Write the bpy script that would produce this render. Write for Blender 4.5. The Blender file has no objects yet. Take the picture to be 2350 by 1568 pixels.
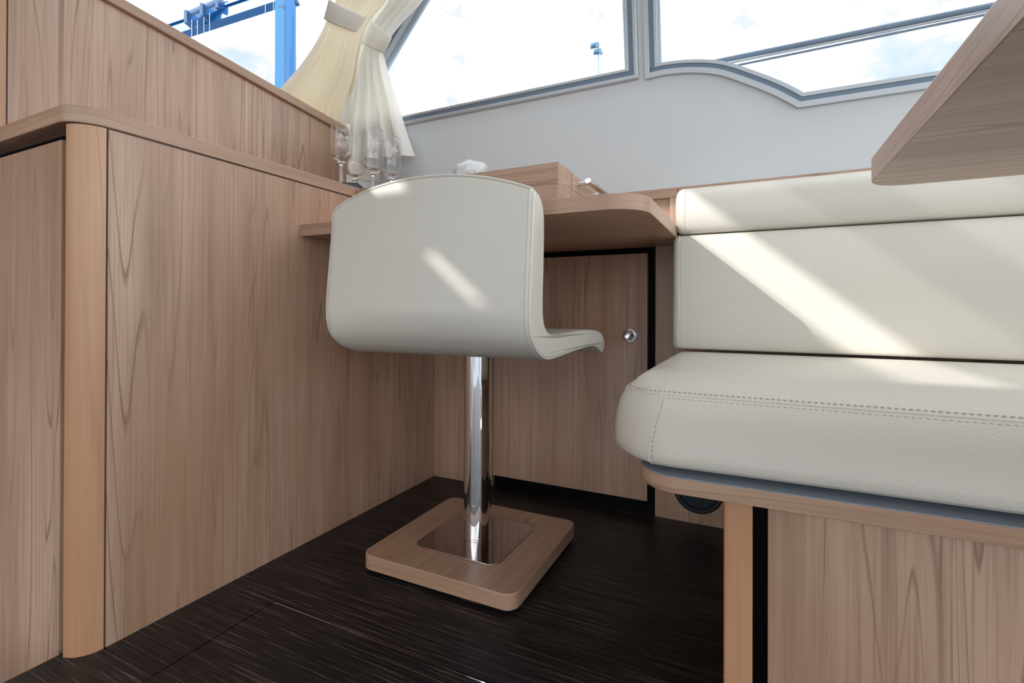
import bpy, bmesh, math, random
from mathutils import Vector, Matrix, noise
random.seed(7)
S = bpy.context.scene
COL = S.collection

# ---------------------------------------------------------------- camera
W_, H_, FPX, CY = 2350, 1568, 1129.24, 705.43
YAW, PIT, ROLL = math.radians(26.012), math.radians(.1948), math.radians(.1774)
CAM = Vector((0, 0, .6))
Fv = Vector((-math.sin(YAW)*math.cos(PIT), math.cos(YAW)*math.cos(PIT), math.sin(PIT)))
r0 = Vector((math.cos(YAW), math.sin(YAW), 0)); u0 = r0.cross(Fv)
Rv = r0*math.cos(ROLL)+u0*math.sin(ROLL); Uv = -r0*math.sin(ROLL)+u0*math.cos(ROLL)
cd = bpy.data.cameras.new('camera'); cam = bpy.data.objects.new('camera', cd); COL.objects.link(cam)
cd.sensor_fit = 'HORIZONTAL'; cd.sensor_width = 36; cd.lens = FPX/W_*36
cd.shift_y = (CY-H_/2)/W_
cd.clip_start = .01; cd.clip_end = 500
M = Matrix((Rv, Uv, -Fv)).transposed().to_4x4(); M.translation = CAM
cam.matrix_world = M
S.camera = cam

# ---------------------------------------------------------------- sky, sun, exposure
S.view_settings.view_transform = 'Standard'; S.view_settings.look = 'None'
S.view_settings.exposure = 0.36; S.view_settings.gamma = 1; S.view_settings.use_curve_mapping = False
w = bpy.data.worlds.new('sky'); S.world = w; w.use_nodes = True
nt = w.node_tree; nt.nodes.clear()
N = lambda t, nt=nt: nt.nodes.new(t)
out = N('ShaderNodeOutputWorld'); bg = N('ShaderNodeBackground'); tc = N('ShaderNodeTexCoord')
no = N('ShaderNodeTexNoise'); no.inputs['Scale'].default_value = 6.5; no.inputs['Detail'].default_value = 7; no.inputs['Roughness'].default_value = .58
mp = N('ShaderNodeMapping'); mp.inputs['Scale'].default_value = (1, 1, 1.5); mp.inputs['Location'].default_value = (.37, .1, .6)
cr = N('ShaderNodeValToRGB')
cr.color_ramp.elements[0].position = .35; cr.color_ramp.elements[0].color = (.215, .272, .315, 1)
cr.color_ramp.elements[1].position = .52; cr.color_ramp.elements[1].color = (.95, 1.0, 1.05, 1)
e = cr.color_ramp.elements.new(.435); e.color = (.285, .302, .315, 1)
sx = N('ShaderNodeSeparateXYZ'); gm = N('ShaderNodeValToRGB')
gm.color_ramp.elements[0].position = .47; gm.color_ramp.elements[0].color = (.30, .32, .34, 1)
gm.color_ramp.elements[1].position = .51; gm.color_ramp.elements[1].color = (1, 1, 1, 1)
ma = N('ShaderNodeMath'); ma.operation = 'MULTIPLY_ADD'; ma.inputs[1].default_value = .5; ma.inputs[2].default_value = .5
mx = N('ShaderNodeMix'); mx.data_type = 'RGBA'; mx.blend_type = 'MULTIPLY'; mx.inputs[0].default_value = 1
L = nt.links.new
L(tc.outputs['Generated'], mp.inputs[0]); L(mp.outputs[0], no.inputs[0]); L(no.outputs['Fac'], cr.inputs[0])
L(tc.outputs['Generated'], sx.inputs[0]); L(sx.outputs['Z'], ma.inputs[0]); L(ma.outputs[0], gm.inputs[0])
L(cr.outputs[0], mx.inputs[6]); L(gm.outputs[0], mx.inputs[7]); L(mx.outputs[2], bg.inputs[0]); L(bg.outputs[0], out.inputs[0])
bg.inputs[1].default_value = 2.5
sd = bpy.data.lights.new('sun', 'SUN'); sun = bpy.data.objects.new('sun', sd); COL.objects.link(sun)
sd.energy = 3.3; sd.angle = math.radians(.7); sd.color = (1, .98, .95)
SUN = Vector((1, 1.2, -.86))
sun.rotation_euler = SUN.to_track_quat('-Z', 'Y').to_euler(); sun.location = (-4, -4, 5)

# ---------------------------------------------------------------- materials
def newmat(name):
    m = bpy.data.materials.new(name); m.use_nodes = True
    b = m.node_tree.nodes['Principled BSDF']
    return m, m.node_tree, b
def plain(name, col, rough=.5, metal=0, spec=.5, bump=None):
    m, t, b = newmat(name)
    b.inputs['Base Color'].default_value = (*col, 1); b.inputs['Roughness'].default_value = rough
    b.inputs['Metallic'].default_value = metal; b.inputs['Specular IOR Level'].default_value = spec
    tcn = t.nodes.new('ShaderNodeTexCoord'); n = t.nodes.new('ShaderNodeTexNoise')
    sc, st, dist = bump or (300, .05, .0005)
    n.inputs['Scale'].default_value = sc; n.inputs['Detail'].default_value = 4
    bp = t.nodes.new('ShaderNodeBump'); bp.inputs['Strength'].default_value = st; bp.inputs['Distance'].default_value = dist
    t.links.new(tcn.outputs['Object'], n.inputs[0]); t.links.new(n.outputs['Fac'], bp.inputs['Height']); t.links.new(bp.outputs[0], b.inputs['Normal'])
    return m
def wood(name, c1, c2, c3, axis='z', rough=.38, seed=0., grain=1., coat=0.):
    """veneer: fine fibres, darker figure lines and broad tonal boards, all running along axis"""
    m, t, b = newmat(name); nd = t.nodes; lk = t.links.new
    tcn = nd.new('ShaderNodeTexCoord')
    def mapn(across, along, off=0):
        p = nd.new('ShaderNodeMapping'); s = [across]*3
        for ch in axis: s['xyz'.index(ch)] = along
        p.inputs['Scale'].default_value = s; p.inputs['Location'].default_value = (seed+off, seed*.7+off, seed*1.3)
        lk(tcn.outputs['Object'], p.inputs[0]); return p
    def noi(mapping, scale, detail=3, rough_=.5, dist=0):
        n = nd.new('ShaderNodeTexNoise'); n.inputs['Scale'].default_value = scale; n.inputs['Detail'].default_value = detail
        n.inputs['Roughness'].default_value = rough_; n.inputs['Distortion'].default_value = dist
        lk(mapping.outputs[0], n.inputs[0]); return n
    broad = noi(mapn(1, .10), 11, 3, .55)
    fib = noi(mapn(1, .012, 3), 260, 4, .6)
    mid = noi(mapn(1, .035, 7), 46, 4, .6, .6)
    # figure: thin dark lines = narrow bands of a stretched field
    fig = noi(mapn(1, .030, 5), 7.5, 2, .45, .12)
    mul = nd.new('ShaderNodeMath'); mul.operation = 'MULTIPLY'; mul.inputs[1].default_value = 30
    fr = nd.new('ShaderNodeMath'); fr.operation = 'FRACT'
    lk(fig.outputs['Fac'], mul.inputs[0]); lk(mul.outputs[0], fr.inputs[0])
    lr = nd.new('ShaderNodeValToRGB'); lr.color_ramp.elements[0].position = 0; lr.color_ramp.elements[0].color = (1, 1, 1, 1)
    lr.color_ramp.elements[1].position = .12; lr.color_ramp.elements[1].color = (0, 0, 0, 1)
    e = lr.color_ramp.elements.new(.95); e.color = (0, 0, 0, 1); e = lr.color_ramp.elements.new(1.0); e.color = (1, 1, 1, 1)
    lk(fr.outputs[0], lr.inputs[0])
    cr = nd.new('ShaderNodeValToRGB')
    cr.color_ramp.elements[0].position = .33; cr.color_ramp.elements[0].color = (*c2, 1)
    cr.color_ramp.elements[1].position = .66; cr.color_ramp.elements[1].color = (*c1, 1)
    e = cr.color_ramp.elements.new(.5); e.color = (*[(a+c)/2*1.0 for a, c in zip(c1, c2)], 1)
    lk(broad.outputs['Fac'], cr.inputs[0])
    def mixm(fac_sock, a_sock, colb, amt):
        mm = nd.new('ShaderNodeMath'); mm.operation = 'MULTIPLY'; mm.inputs[1].default_value = amt; mm.use_clamp = True
        lk(fac_sock, mm.inputs[0]); x = nd.new('ShaderNodeMix'); x.data_type = 'RGBA'
        lk(mm.outputs[0], x.inputs[0]); lk(a_sock, x.inputs[6]); x.inputs[7].default_value = (*colb, 1); return x.outputs[2]
    def ramp(sock, a, c):
        q = nd.new('ShaderNodeMapRange'); q.inputs[1].default_value = a; q.inputs[2].default_value = c; lk(sock, q.inputs[0]); return q.outputs[0]
    o = mixm(ramp(mid.outputs['Fac'], .48, .75), cr.outputs[0], c3, .42*grain)
    o = mixm(ramp(fib.outputs['Fac'], .5, .8), o, c3, .62*grain)
    # figure lines come and go with the mid noise
    mm = nd.new('ShaderNodeMath'); mm.operation = 'MULTIPLY'; lk(lr.outputs[0], mm.inputs[0]); lk(ramp(broad.outputs['Fac'], .35, .6), mm.inputs[1])
    o = mixm(mm.outputs[0], o, [v*.75 for v in c3], .75*grain)
    hp = nd.new('ShaderNodeTexNoise'); hp.inputs['Scale'].default_value = 3.2; hp.inputs['Detail'].default_value = 3; lk(mapn(1, .55, 11).outputs[0], hp.inputs[0])
    o = mixm(ramp(hp.outputs['Fac'], .42, .68), o, (c2[0]*1.12, c2[1]*.92, c2[2]*.80), .42)
    lk(o, b.inputs['Base Color'])
    b.inputs['Roughness'].default_value = rough; b.inputs['Specular IOR Level'].default_value = .45
    b.inputs['Coat Weight'].default_value = .22; b.inputs['Coat Roughness'].default_value = .28
    bp = nd.new('ShaderNodeBump'); bp.inputs['Strength'].default_value = .12; bp.inputs['Distance'].default_value = .0006
    lk(fib.outputs['Fac'], bp.inputs['Height']); lk(bp.outputs[0], b.inputs['Normal'])
    return m
WA, WB, WC = (.56, .375, .27), (.40, .25, .165), (.19, .098, .065)
M_wz = wood('veneer_vertical', WA, WB, WC, 'z')
M_wz2 = wood('veneer_vertical_door', WA, WB, WC, 'z', seed=3.1)
M_wz3 = wood('veneer_vertical_wall', WA, WB, WC, 'z', seed=6.3, grain=.8)
M_wx = wood('veneer_lengthwise_x', WA, WB, WC, 'x', seed=1.7)
M_edge = wood('veneer_edging', WA, WB, WC, 'xy', seed=5.2)
M_wy = wood('veneer_lengthwise_y', WA, WB, WC, 'y', seed=2.4)
M_post = wood('solid_post_wood', (.60, .355, .205), (.46, .245, .13), (.31, .155, .08), 'z', seed=9, grain=.6)
M_floor = wood('dark_wenge', (.030, .022, .020), (.014, .011, .011), (.15, .105, .085), 'x', rough=.33, seed=4, grain=.0)
# floor: fine light streaks on near black
def floor_mat():
    m, t, b = newmat('dark_wenge_floor'); nd = t.nodes; lk = t.links.new
    tcn = nd.new('ShaderNodeTexCoord'); p = nd.new('ShaderNodeMapping'); p.inputs['Scale'].default_value = (.022, 1, 1)
    p2 = nd.new('ShaderNodeMapping'); p2.inputs['Scale'].default_value = (.35, 1, 1)
    lk(tcn.outputs['Object'], p.inputs[0]); lk(tcn.outputs['Object'], p2.inputs[0])
    n = nd.new('ShaderNodeTexNoise'); n.inputs['Scale'].default_value = 230; n.inputs['Detail'].default_value = 5; n.inputs['Roughness'].default_value = .7
    n2 = nd.new('ShaderNodeTexNoise'); n2.inputs['Scale'].default_value = 9; n2.inputs['Detail'].default_value = 3
    lk(p.outputs[0], n.inputs[0]); lk(p2.outputs[0], n2.inputs[0])
    c = nd.new('ShaderNodeValToRGB'); c.color_ramp.elements[0].position = .42; c.color_ramp.elements[0].color = (.009, .0075, .008, 1)
    c.color_ramp.elements[1].position = .70; c.color_ramp.elements[1].color = (.18, .145, .13, 1)
    e = c.color_ramp.elements.new(.54); e.color = (.024, .0195, .020, 1)
    lk(n.outputs['Fac'], c.inputs[0])
    x = nd.new('ShaderNodeMix'); x.data_type = 'RGBA'; x.blend_type = 'MULTIPLY'; x.inputs[0].default_value = 1
    c2 = nd.new('ShaderNodeValToRGB'); c2.color_ramp.elements[0].position = .35; c2.color_ramp.elements[0].color = (.6, .6, .62, 1)
    c2.color_ramp.elements[1].position = .65; c2.color_ramp.elements[1].color = (1.1, 1.0, 1.0, 1)
    lk(n2.outputs['Fac'], c2.inputs[0]); lk(c.outputs[0], x.inputs[6]); lk(c2.outputs[0], x.inputs[7]); lk(x.outputs[2], b.inputs['Base Color'])
    b.inputs['Roughness'].default_value = .42; b.inputs['Specular IOR Level'].default_value = .35
    bp = nd.new('ShaderNodeBump'); bp.inputs['Strength'].default_value = .25; bp.inputs['Distance'].default_value = .0006
    lk(n.outputs['Fac'], bp.inputs['Height']); lk(bp.outputs[0], b.inputs['Normal'])
    return m
M_floor = floor_mat()
def leather(name, col, sc, st, rough=.42):
    m, t, b = newmat(name); nd = t.nodes; lk = t.links.new
    tcn = nd.new('ShaderNodeTexCoord')
    v = nd.new('ShaderNodeTexVoronoi'); v.inputs['Scale'].default_value = sc; v.feature = 'SMOOTH_F1'
    n = nd.new('ShaderNodeTexNoise'); n.inputs['Scale'].default_value = sc*.25; n.inputs['Detail'].default_value = 6
    n3 = nd.new('ShaderNodeTexNoise'); n3.inputs['Scale'].default_value = 3; n3.inputs['Detail'].default_value = 3
    for q in (v, n, n3): lk(tcn.outputs['Object'], q.inputs[0])
    a = nd.new('ShaderNodeMath'); a.operation = 'ADD'; lk(v.outputs['Distance'], a.inputs[0]); lk(n.outputs['Fac'], a.inputs[1])
    bp = nd.new('ShaderNodeBump'); bp.inputs['Strength'].default_value = st; bp.inputs['Distance'].default_value = .0015
    lk(a.outputs[0], bp.inputs['Height']); lk(bp.outputs[0], b.inputs['Normal'])
    c = nd.new('ShaderNodeValToRGB'); c.color_ramp.elements[0].position = .3; c.color_ramp.elements[0].color = (*[k*.95 for k in col], 1)
    c.color_ramp.elements[1].position = .7; c.color_ramp.elements[1].color = (*col, 1)
    lk(n3.outputs['Fac'], c.inputs[0]); lk(c.outputs[0], b.inputs['Base Color'])
    b.inputs['Roughness'].default_value = rough; b.inputs['Specular IOR Level'].default_value = .4
    return m
M_lea = leather('cream_leather', (.68, .645, .57), 900, .10)
M_lea2 = leather('cream_leather_grained', (.69, .65, .57), 260, .30)
M_thr = plain('stitch_thread', (.42, .40, .35), .7)
M_thr2 = plain('stitch_thread_light', (.62, .60, .52), .7)
M_wall = leather('wall_vinyl', (.70, .735, .75), 700, .05, .55)
M_chr = plain('chrome', (.80, .80, .82), .05, 1, bump=(40, .0, .0001))
M_steel = plain('polished_plate', (.55, .52, .52), .05, 1, bump=(40, .0, .0001))
M_black = plain('black_recess_board', (.002, .0024, .0035), .6, spec=.1)
M_under = plain('blue_grey_laminate', (.28, .33, .39), .45)
M_alu = plain('satin_aluminium', (.49, .51, .53), .38, .55)
M_alud = plain('grey_frame_paint', (.17, .23, .30), .42, .35)
M_alub = plain('glazing_bead_aluminium', (.50, .60, .70), .35, .5)
M_vent = plain('dark_vent_plastic', (.010, .016, .026), .35)
M_navy = plain('dark_tray_plastic', (.012, .022, .034), .25)
M_crane = plain('blue_crane_paint', (.012, .14, .38), .45)
M_crane3 = plain('light_blue_crane_paint', (.035, .20, .42), .4)
M_crane2 = plain('dark_hoist_paint', (.05, .12, .24), .45)
M_cable = plain('steel_cable', (.55, .65, .72), .5, .4)
M_mast = plain('mast_grey', (.22, .38, .50), .5)
M_lampd = plain('lamp_housing_blue_grey', (.10, .22, .33), .5)
M_white = plain('white_headliner', (.80, .80, .78), .6)
M_fluff = plain('white_fleece', (.96, .96, .96), .9)
M_gap = plain('reddish_gap_filler', (.13, .06, .04), .6)
def glass_mat(name, tint=(1, 1, 1), refl=.25):
    m, t, b = newmat(name); nd = t.nodes; nd.remove(b)
    tr = nd.new('ShaderNodeBsdfTransparent'); tr.inputs[0].default_value = (*tint, 1)
    gl = nd.new('ShaderNodeBsdfGlossy'); gl.inputs['Roughness'].default_value = .02
    fr = nd.new('ShaderNodeFresnel'); fr.inputs[0].default_value = 1.3
    mu = nd.new('ShaderNodeMath'); mu.operation = 'MULTIPLY'; mu.inputs[1].default_value = refl
    x = nd.new('ShaderNodeMixShader'); t.links.new(fr.outputs[0], mu.inputs[0]); t.links.new(mu.outputs[0], x.inputs[0])
    t.links.new(tr.outputs[0], x.inputs[1]); t.links.new(gl.outputs[0], x.inputs[2]); t.links.new(x.outputs[0], nd['Material Output'].inputs[0])
    return m
M_pane = glass_mat('window_glass')
M_tint = glass_mat('sun_dimming_glass', (.42, .42, .42))  # for the added roof pane that weakens the sun
def drink_glass():
    m, t, b = newmat('clear_drinking_glass'); nd = t.nodes
    b.inputs['Base Color'].default_value = (1, 1, 1, 1); b.inputs['Roughness'].default_value = .0
    b.inputs['Transmission Weight'].default_value = 1; b.inputs['IOR'].default_value = 1.46
    return m
M_dg = drink_glass()
M_print = plain('white_print', (.92, .92, .92), .6)
def curtain_mat(name, tcol, amt):
    m, t, b = newmat(name); nd = t.nodes; lk = t.links.new
    b.inputs['Base Color'].default_value = (.92, .90, .85, 1); b.inputs['Roughness'].default_value = .85; b.inputs['Specular IOR Level'].default_value = .15
    tl = nd.new('ShaderNodeBsdfTranslucent'); tl.inputs[0].default_value = (*tcol, 1)
    x = nd.new('ShaderNodeMixShader'); x.inputs[0].default_value = amt
    lk(b.outputs[0], x.inputs[1]); lk(tl.outputs[0], x.inputs[2]); lk(x.outputs[0], nd['Material Output'].inputs[0])
    tcn = nd.new('ShaderNodeTexCoord'); n = nd.new('ShaderNodeTexNoise'); n.inputs['Scale'].default_value = 500
    bp = nd.new('ShaderNodeBump'); bp.inputs['Strength'].default_value = .15; bp.inputs['Distance'].default_value = .0008
    lk(tcn.outputs['Object'], n.inputs[0]); lk(n.outputs['Fac'], bp.inputs['Height']); lk(bp.outputs[0], b.inputs['Normal'])
    return m
M_cur = curtain_mat('white_curtain_cloth', (1.0, .93, .78), .2); M_curl = curtain_mat('backlit_curtain_cloth', (1.0, .84, .52), .2)  # left cloth's amber tint paints in the backlight glow

# ---------------------------------------------------------------- helpers
def tag(o, label=None, cat=None, group=None, kind=None):
    if label: o['label'] = label
    if cat: o['category'] = cat
    if group: o['group'] = group
    if kind: o['kind'] = kind
    return o
def thing(name, loc, label, cat, group=None, kind=None):
    o = bpy.data.objects.new(name, None); COL.objects.link(o); o.location = loc; o.empty_display_size = .05
    return tag(o, label, cat, group, kind)
def wloc(o):
    v = Vector((0, 0, 0))
    while o: v += Vector(o.location); o = o.parent
    return v
def obj(name, bm, mat, parent=None, smooth=False, bevel=0, seg=3, origin=None, ang=35, edge=None):
    """bm holds world coordinates; the object gets its origin at `origin` (or its parent's)"""
    bmesh.ops.remove_doubles(bm, verts=bm.verts, dist=1e-6)
    bmesh.ops.recalc_face_normals(bm, faces=bm.faces)
    base = wloc(parent) if parent else Vector((0, 0, 0))
    if origin is None: origin = base
    origin = Vector(origin)
    for v in bm.verts: v.co -= origin
    me = bpy.data.meshes.new(name); bm.to_mesh(me); bm.free()
    o = bpy.data.objects.new(name, me); COL.objects.link(o); o.parent = parent; o.location = origin-base
    me.materials.append(mat)
    if edge:
        me.materials.append(edge)
        for p in me.polygons:
            if abs(p.normal.z) < .6: p.material_index = 1
    if smooth:
        for p in me.polygons: p.use_smooth = True
        if ang < 180: me.set_sharp_from_angle(angle=math.radians(ang))
    if bevel:
        m = o.modifiers.new('bevel', 'BEVEL'); m.width = bevel; m.segments = seg; m.limit_method = 'ANGLE'; m.angle_limit = math.radians(40)
        m.harden_normals = False
    return o
def box(bm, x0, x1, y0, y1, z0, z1):
    vs = [bm.verts.new((x, y, z)) for z in (z0, z1) for y in (y0, y1) for x in (x0, x1)]
    for f in ((0, 2, 3, 1), (4, 5, 7, 6), (0, 1, 5, 4), (2, 6, 7, 3), (0, 4, 6, 2), (1, 3, 7, 5)): bm.faces.new([vs[i] for i in f])
    return bm
def Box(name, mat, parent, *a, **k): return obj(name, box(bmesh.new(), *a), mat, parent, **k)
def prism(bm, poly, z0, z1, f=None):
    """poly in 2D extruded; f maps (a,b,h)->world"""
    f = f or (lambda a, b, h: (a, b, h))
    n = len(poly)
    lo = [bm.verts.new(f(a, b, z0)) for a, b in poly]; hi = [bm.verts.new(f(a, b, z1)) for a, b in poly]
    bm.faces.new(lo[::-1]); bm.faces.new(hi)
    for i in range(n): bm.faces.new((lo[i], lo[(i+1) % n], hi[(i+1) % n], hi[i]))
    return bm
def rrect(x0, x1, y0, y1, r, seg=8, corners=(1, 1, 1, 1)):
    """rounded rectangle, corners: (x0y0, x1y0, x1y1, x0y1) radius multipliers"""
    P = []
    for (cx, cy, sx_, sy_, a0, k) in ((x0, y0, 1, 1, 180, corners[0]), (x1, y0, -1, 1, 270, corners[1]), (x1, y1, -1, -1, 0, corners[2]), (x0, y1, 1, -1, 90, corners[3])):
        rr = r*k
        if rr <= 0: P.append((cx, cy)); continue
        for i in range(seg+1):
            a = math.radians(a0+90*i/seg); P.append((cx+sx_*rr+rr*math.cos(a), cy+sy_*rr+rr*math.sin(a)))
    return P
def frame_of(d):
    d = d.normalized(); a = Vector((0, 0, 1)) if abs(d.z) < .9 else Vector((1, 0, 0))
    u = d.cross(a).normalized(); return u, d.cross(u).normalized()
def tube(bm, pts, r, seg=10, caps=True, closed=False):
    pts = [Vector(p) for p in pts]; rings = []
    n = len(pts)
    u = None
    for i, p in enumerate(pts):
        a = pts[(i-1) % n] if (i or closed) else p; b = pts[(i+1) % n] if (i < n-1 or closed) else p
        d = (b-a)
        if d.length < 1e-9: d = Vector((0, 0, 1))
        d.normalize()
        if u is None: u, v = frame_of(d)
        else:
            u = (u-d*u.dot(d)); u = u.normalized() if u.length > 1e-6 else frame_of(d)[0]
            v = d.cross(u)
        rr = r[i] if isinstance(r, (list, tuple)) else r
        rings.append([bm.verts.new(p+(u*math.cos(2*math.pi*k/seg)+v*math.sin(2*math.pi*k/seg))*rr) for k in range(seg)])
    m = n if closed else n-1
    for i in range(m):
        A, B = rings[i], rings[(i+1) % n]
        for k in range(seg): bm.faces.new((A[k], A[(k+1) % seg], B[(k+1) % seg], B[k]))
    if caps and not closed: bm.faces.new(rings[0][::-1]); bm.faces.new(rings[-1])
    return bm
def lathe(bm, prof, c, seg=40):
    rings = []
    for r, z in prof:
        if r < 1e-5: rings.append([bm.verts.new((c[0], c[1], c[2]+z))])
        else: rings.append([bm.verts.new((c[0]+r*math.cos(2*math.pi*k/seg), c[1]+r*math.sin(2*math.pi*k/seg), c[2]+z)) for k in range(seg)])
    for A, B in zip(rings, rings[1:]):
        for k in range(seg):
            k2 = (k+1) % seg
            if len(A) == 1 and len(B) == 1: break
            if len(A) == 1: bm.faces.new((A[0], B[k2], B[k]))
            elif len(B) == 1: bm.faces.new((A[k], A[k2], B[0]))
            else: bm.faces.new((A[k], A[k2], B[k2], B[k]))
    return bm
def resample(P, step, closed=False):
    P = [Vector(p) for p in P]
    if closed: P = P+[P[0]]
    d = [0]
    for a, b in zip(P, P[1:]): d.append(d[-1]+(b-a).length)
    n = max(2, int(round(d[-1]/step))); outp = []; j = 0
    for i in range(n+(0 if closed else 1)):
        s = d[-1]*i/n
        while j < len(P)-2 and d[j+1] < s: j += 1
        t = (s-d[j])/max(1e-12, d[j+1]-d[j]); outp.append(P[j].lerp(P[j+1], min(1, max(0, t))))
    return outp
def smooth_poly(P, it=2, closed=True):
    P = [Vector(p) for p in P]
    for _ in range(it):
        Q = []; n = len(P); rng = range(n) if closed else range(n-1)
        if not closed: Q.append(P[0])
        for i in rng:
            a, b = P[i], P[(i+1) % n]; Q += [a.lerp(b, .25), a.lerp(b, .75)]
        if not closed: Q.append(P[-1])
        P = Q
    return P
def stitches(bm, path, step=.0062, ln=.0042, r=.0006):
    Q = resample(path, step)
    for a, b in zip(Q, Q[1:]):
        d = (b-a).normalized(); m = (a+b)/2
        u, v = frame_of(d)
        e0 = m-d*ln/2; e1 = m+d*ln/2
        A = [bm.verts.new(e0+u*r*.6), bm.verts.new(e0+v*r*.6), bm.verts.new(e0-u*r*.6), bm.verts.new(e0-v*r*.6)]
        C_ = [bm.verts.new(m+(u*math.cos(k*math.pi/2)+v*math.sin(k*math.pi/2))*r*1.2) for k in range(4)]
        B = [bm.verts.new(e1+u*r*.6), bm.verts.new(e1+v*r*.6), bm.verts.new(e1-u*r*.6), bm.verts.new(e1-v*r*.6)]
        bm.faces.new(A[::-1]); bm.faces.new(B)
        for X, Y in ((A, C_), (C_, B)):
            for k in range(4): bm.faces.new((X[k], X[(k+1) % 4], Y[(k+1) % 4], Y[k]))
    return bm
def offset_poly(P, d):
    """inward offset of a CCW polygon with mitres"""
    n = len(P); out_ = []
    for i in range(n):
        a, b, c = Vector(P[i-1]), Vector(P[i]), Vector(P[(i+1) % n])
        e1 = (b-a).normalized(); e2 = (c-b).normalized()
        n1 = Vector((-e1.y, e1.x)); n2 = Vector((-e2.y, e2.x))
        k = n1+n2; k = k/max(.25, k.dot(n1)) if k.length > 1e-6 else n1
        out_.append(tuple(b+k*d))
    return out_
def holed(outer, holes, t0, t1, f):
    """plate with holes via a filled 2D curve; f maps (a,b,h)->world; returns bmesh"""
    cu = bpy.data.curves.new('tmp', 'CURVE'); cu.dimensions = '2D'; cu.fill_mode = 'BOTH'; cu.extrude = .5
    for P in [outer]+holes:
        sp = cu.splines.new('POLY'); sp.points.add(len(P)-1); sp.use_cyclic_u = True
        for q, p in zip(sp.points, P): q.co = (p[0], p[1], 0, 1)
    o = bpy.data.objects.new('tmp', cu); COL.objects.link(o)
    dg = bpy.context.evaluated_depsgraph_get(); me = bpy.data.meshes.new_from_object(o.evaluated_get(dg))
    bm = bmesh.new(); bm.from_mesh(me); bpy.data.objects.remove(o); bpy.data.curves.remove(cu); bpy.data.meshes.remove(me)
    for v in bm.verts: v.co = f(v.co.x, v.co.y, t0 if v.co.z < 0 else t1)
    return bm
def P_(px, py, t=None, x=None, y=None, z=None):
    d = Fv+Rv*((px-W_/2)/FPX)+Uv*((CY-py)/FPX)
    if x is not None: t = (x-CAM.x)/d.x
    if y is not None: t = (y-CAM.y)/d.y
    if z is not None: t = (z-CAM.z)/d.z
    return CAM+d*t
def struct(o, label=None): o['kind'] = 'structure'; (label and o.__setitem__('label', label)); return o

AX, BY, LEAN = -1.025, 1.468, .17
TOPZ = 1.95
wallB = lambda a, z, h: (a, BY-LEAN*(z-.95)+h, z)     # h>0 goes outwards (away from the cabin)

# ================================================================ STRUCTURE
# floor with hatch seams
fl = thing('floor', (0, 0, 0), None, None); fl['kind'] = 'structure'; fl['label'] = 'dark wenge cabin floor with a hatch seam'
SX, SY = P_(624, 1384, z=0).x, P_(900, 1484, z=0).y
bm = bmesh.new(); box(bm, AX-.05, .70, SY+.003, BY+.10, -.03, 0); obj('floor_board', bm, M_floor, fl)
bm = bmesh.new(); box(bm, AX-.05, SX-.0012, -1.6, SY+.003, -.03, 0); obj('floor_board', bm, M_floor, fl)
bm = bmesh.new(); box(bm, SX+.0012, 1.4, -1.6, SY-.004, -.03, 0); obj('floor_hatch', bm, M_floor, fl, bevel=.001)
bm = bmesh.new(); box(bm, .70, 1.4, SY+.003, BY+.1, -.03, 0); obj('floor_board', bm, M_floor, fl)
bm = bmesh.new(); box(bm, SX, 1.4, SY-.002, SY+.0005, -.028, -.0012); obj('hatch_edge_strip', bm, M_chr, fl)
bm = bmesh.new(); box(bm, AX-.05, 1.4, -1.6, BY+.1, -.05, -.0305); obj('floor_bearer', bm, M_black, fl)
# lower floor of the stairwell, left of the raised floor
struct(obj('trim_1', box(bmesh.new(), -2.36, AX-.05, -2.6, .43, -.62, -.60), M_floor), 'dark floor at the foot of the stairwell')

# long window wall: upper vinyl panel with two window openings
W1 = [(-1.493, 1.2545), (-.290, 1.254), (-.290, 1.84), (-.833, 1.84)]
crv = [(-.272, 1.2485), (-.216, 1.2500), (-.148, 1.2418), (-.0825, 1.2240), (-.0155, 1.189), (.049, 1.1505), (.1036, 1.1105)]
def cat(P, k=6):
    P = [Vector(p) for p in P]; P = [P[0]*2-P[1]]+P+[P[-1]*2-P[-2]]; o = []
    for i in range(1, len(P)-2):
        for j in range(k):
            t = j/k; a, b, c, d = P[i-1:i+3]
            o.append(tuple(.5*((2*b)+(c-a)*t+(2*a-5*b+4*c-d)*t*t+(3*b-a-3*c+d)*t**3)))
    o.append(tuple(P[-2])); return o
W2 = cat(crv)+[(1.25, 1.106), (1.25, 1.84), (-.272, 1.84)]
FR = .040
outerP = [(-1.60, .948), (1.45, .948), (1.45, TOPZ), (-.80, TOPZ), (-1.56, 1.28)]
o = obj('wall_back', holed(outerP, [offset_poly(W1, FR*.5), offset_poly(W2, FR*.5)], 0, .03, wallB), M_wall); struct(o, 'cream vinyl upper wall below the windows')
o.data.materials[0] = M_wall
def window(name, poly, label):
    t = thing(name, (0, BY-.05, 1.25), None, None); t['kind'] = 'structure'; t['label'] = label
    rings = [(0, .0135, -.011, 'outer_trim', M_alu, .004), (.0135, .0265, -.003, 'frame', M_alud, 0), (.0265, .0345, -.0065, 'inner_trim', M_alu, .0015), (.0345, .0425, .012, 'glazing_bead', M_alub, 0)]
    for d0, d1, h, nm, mt, bv in rings:
        h2 = .028
        bmm = holed(offset_poly(poly, d0), [offset_poly(poly, d1)], h, h2, wallB)
        bmesh.ops.remove_doubles(bmm, verts=bmm.verts, dist=1e-5)
        obj(nm, bmm, mt, t, bevel=bv, seg=3)
    bmm = bmesh.new(); prism(bmm, offset_poly(poly, .036), .018, .022, wallB); obj('pane', bmm, M_pane, t)
    return t
window('window_1', W1, 'slanted side window with grey aluminium frame')
window('window_2', W2, 'side window with curved sill and grey aluminium frame')
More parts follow.
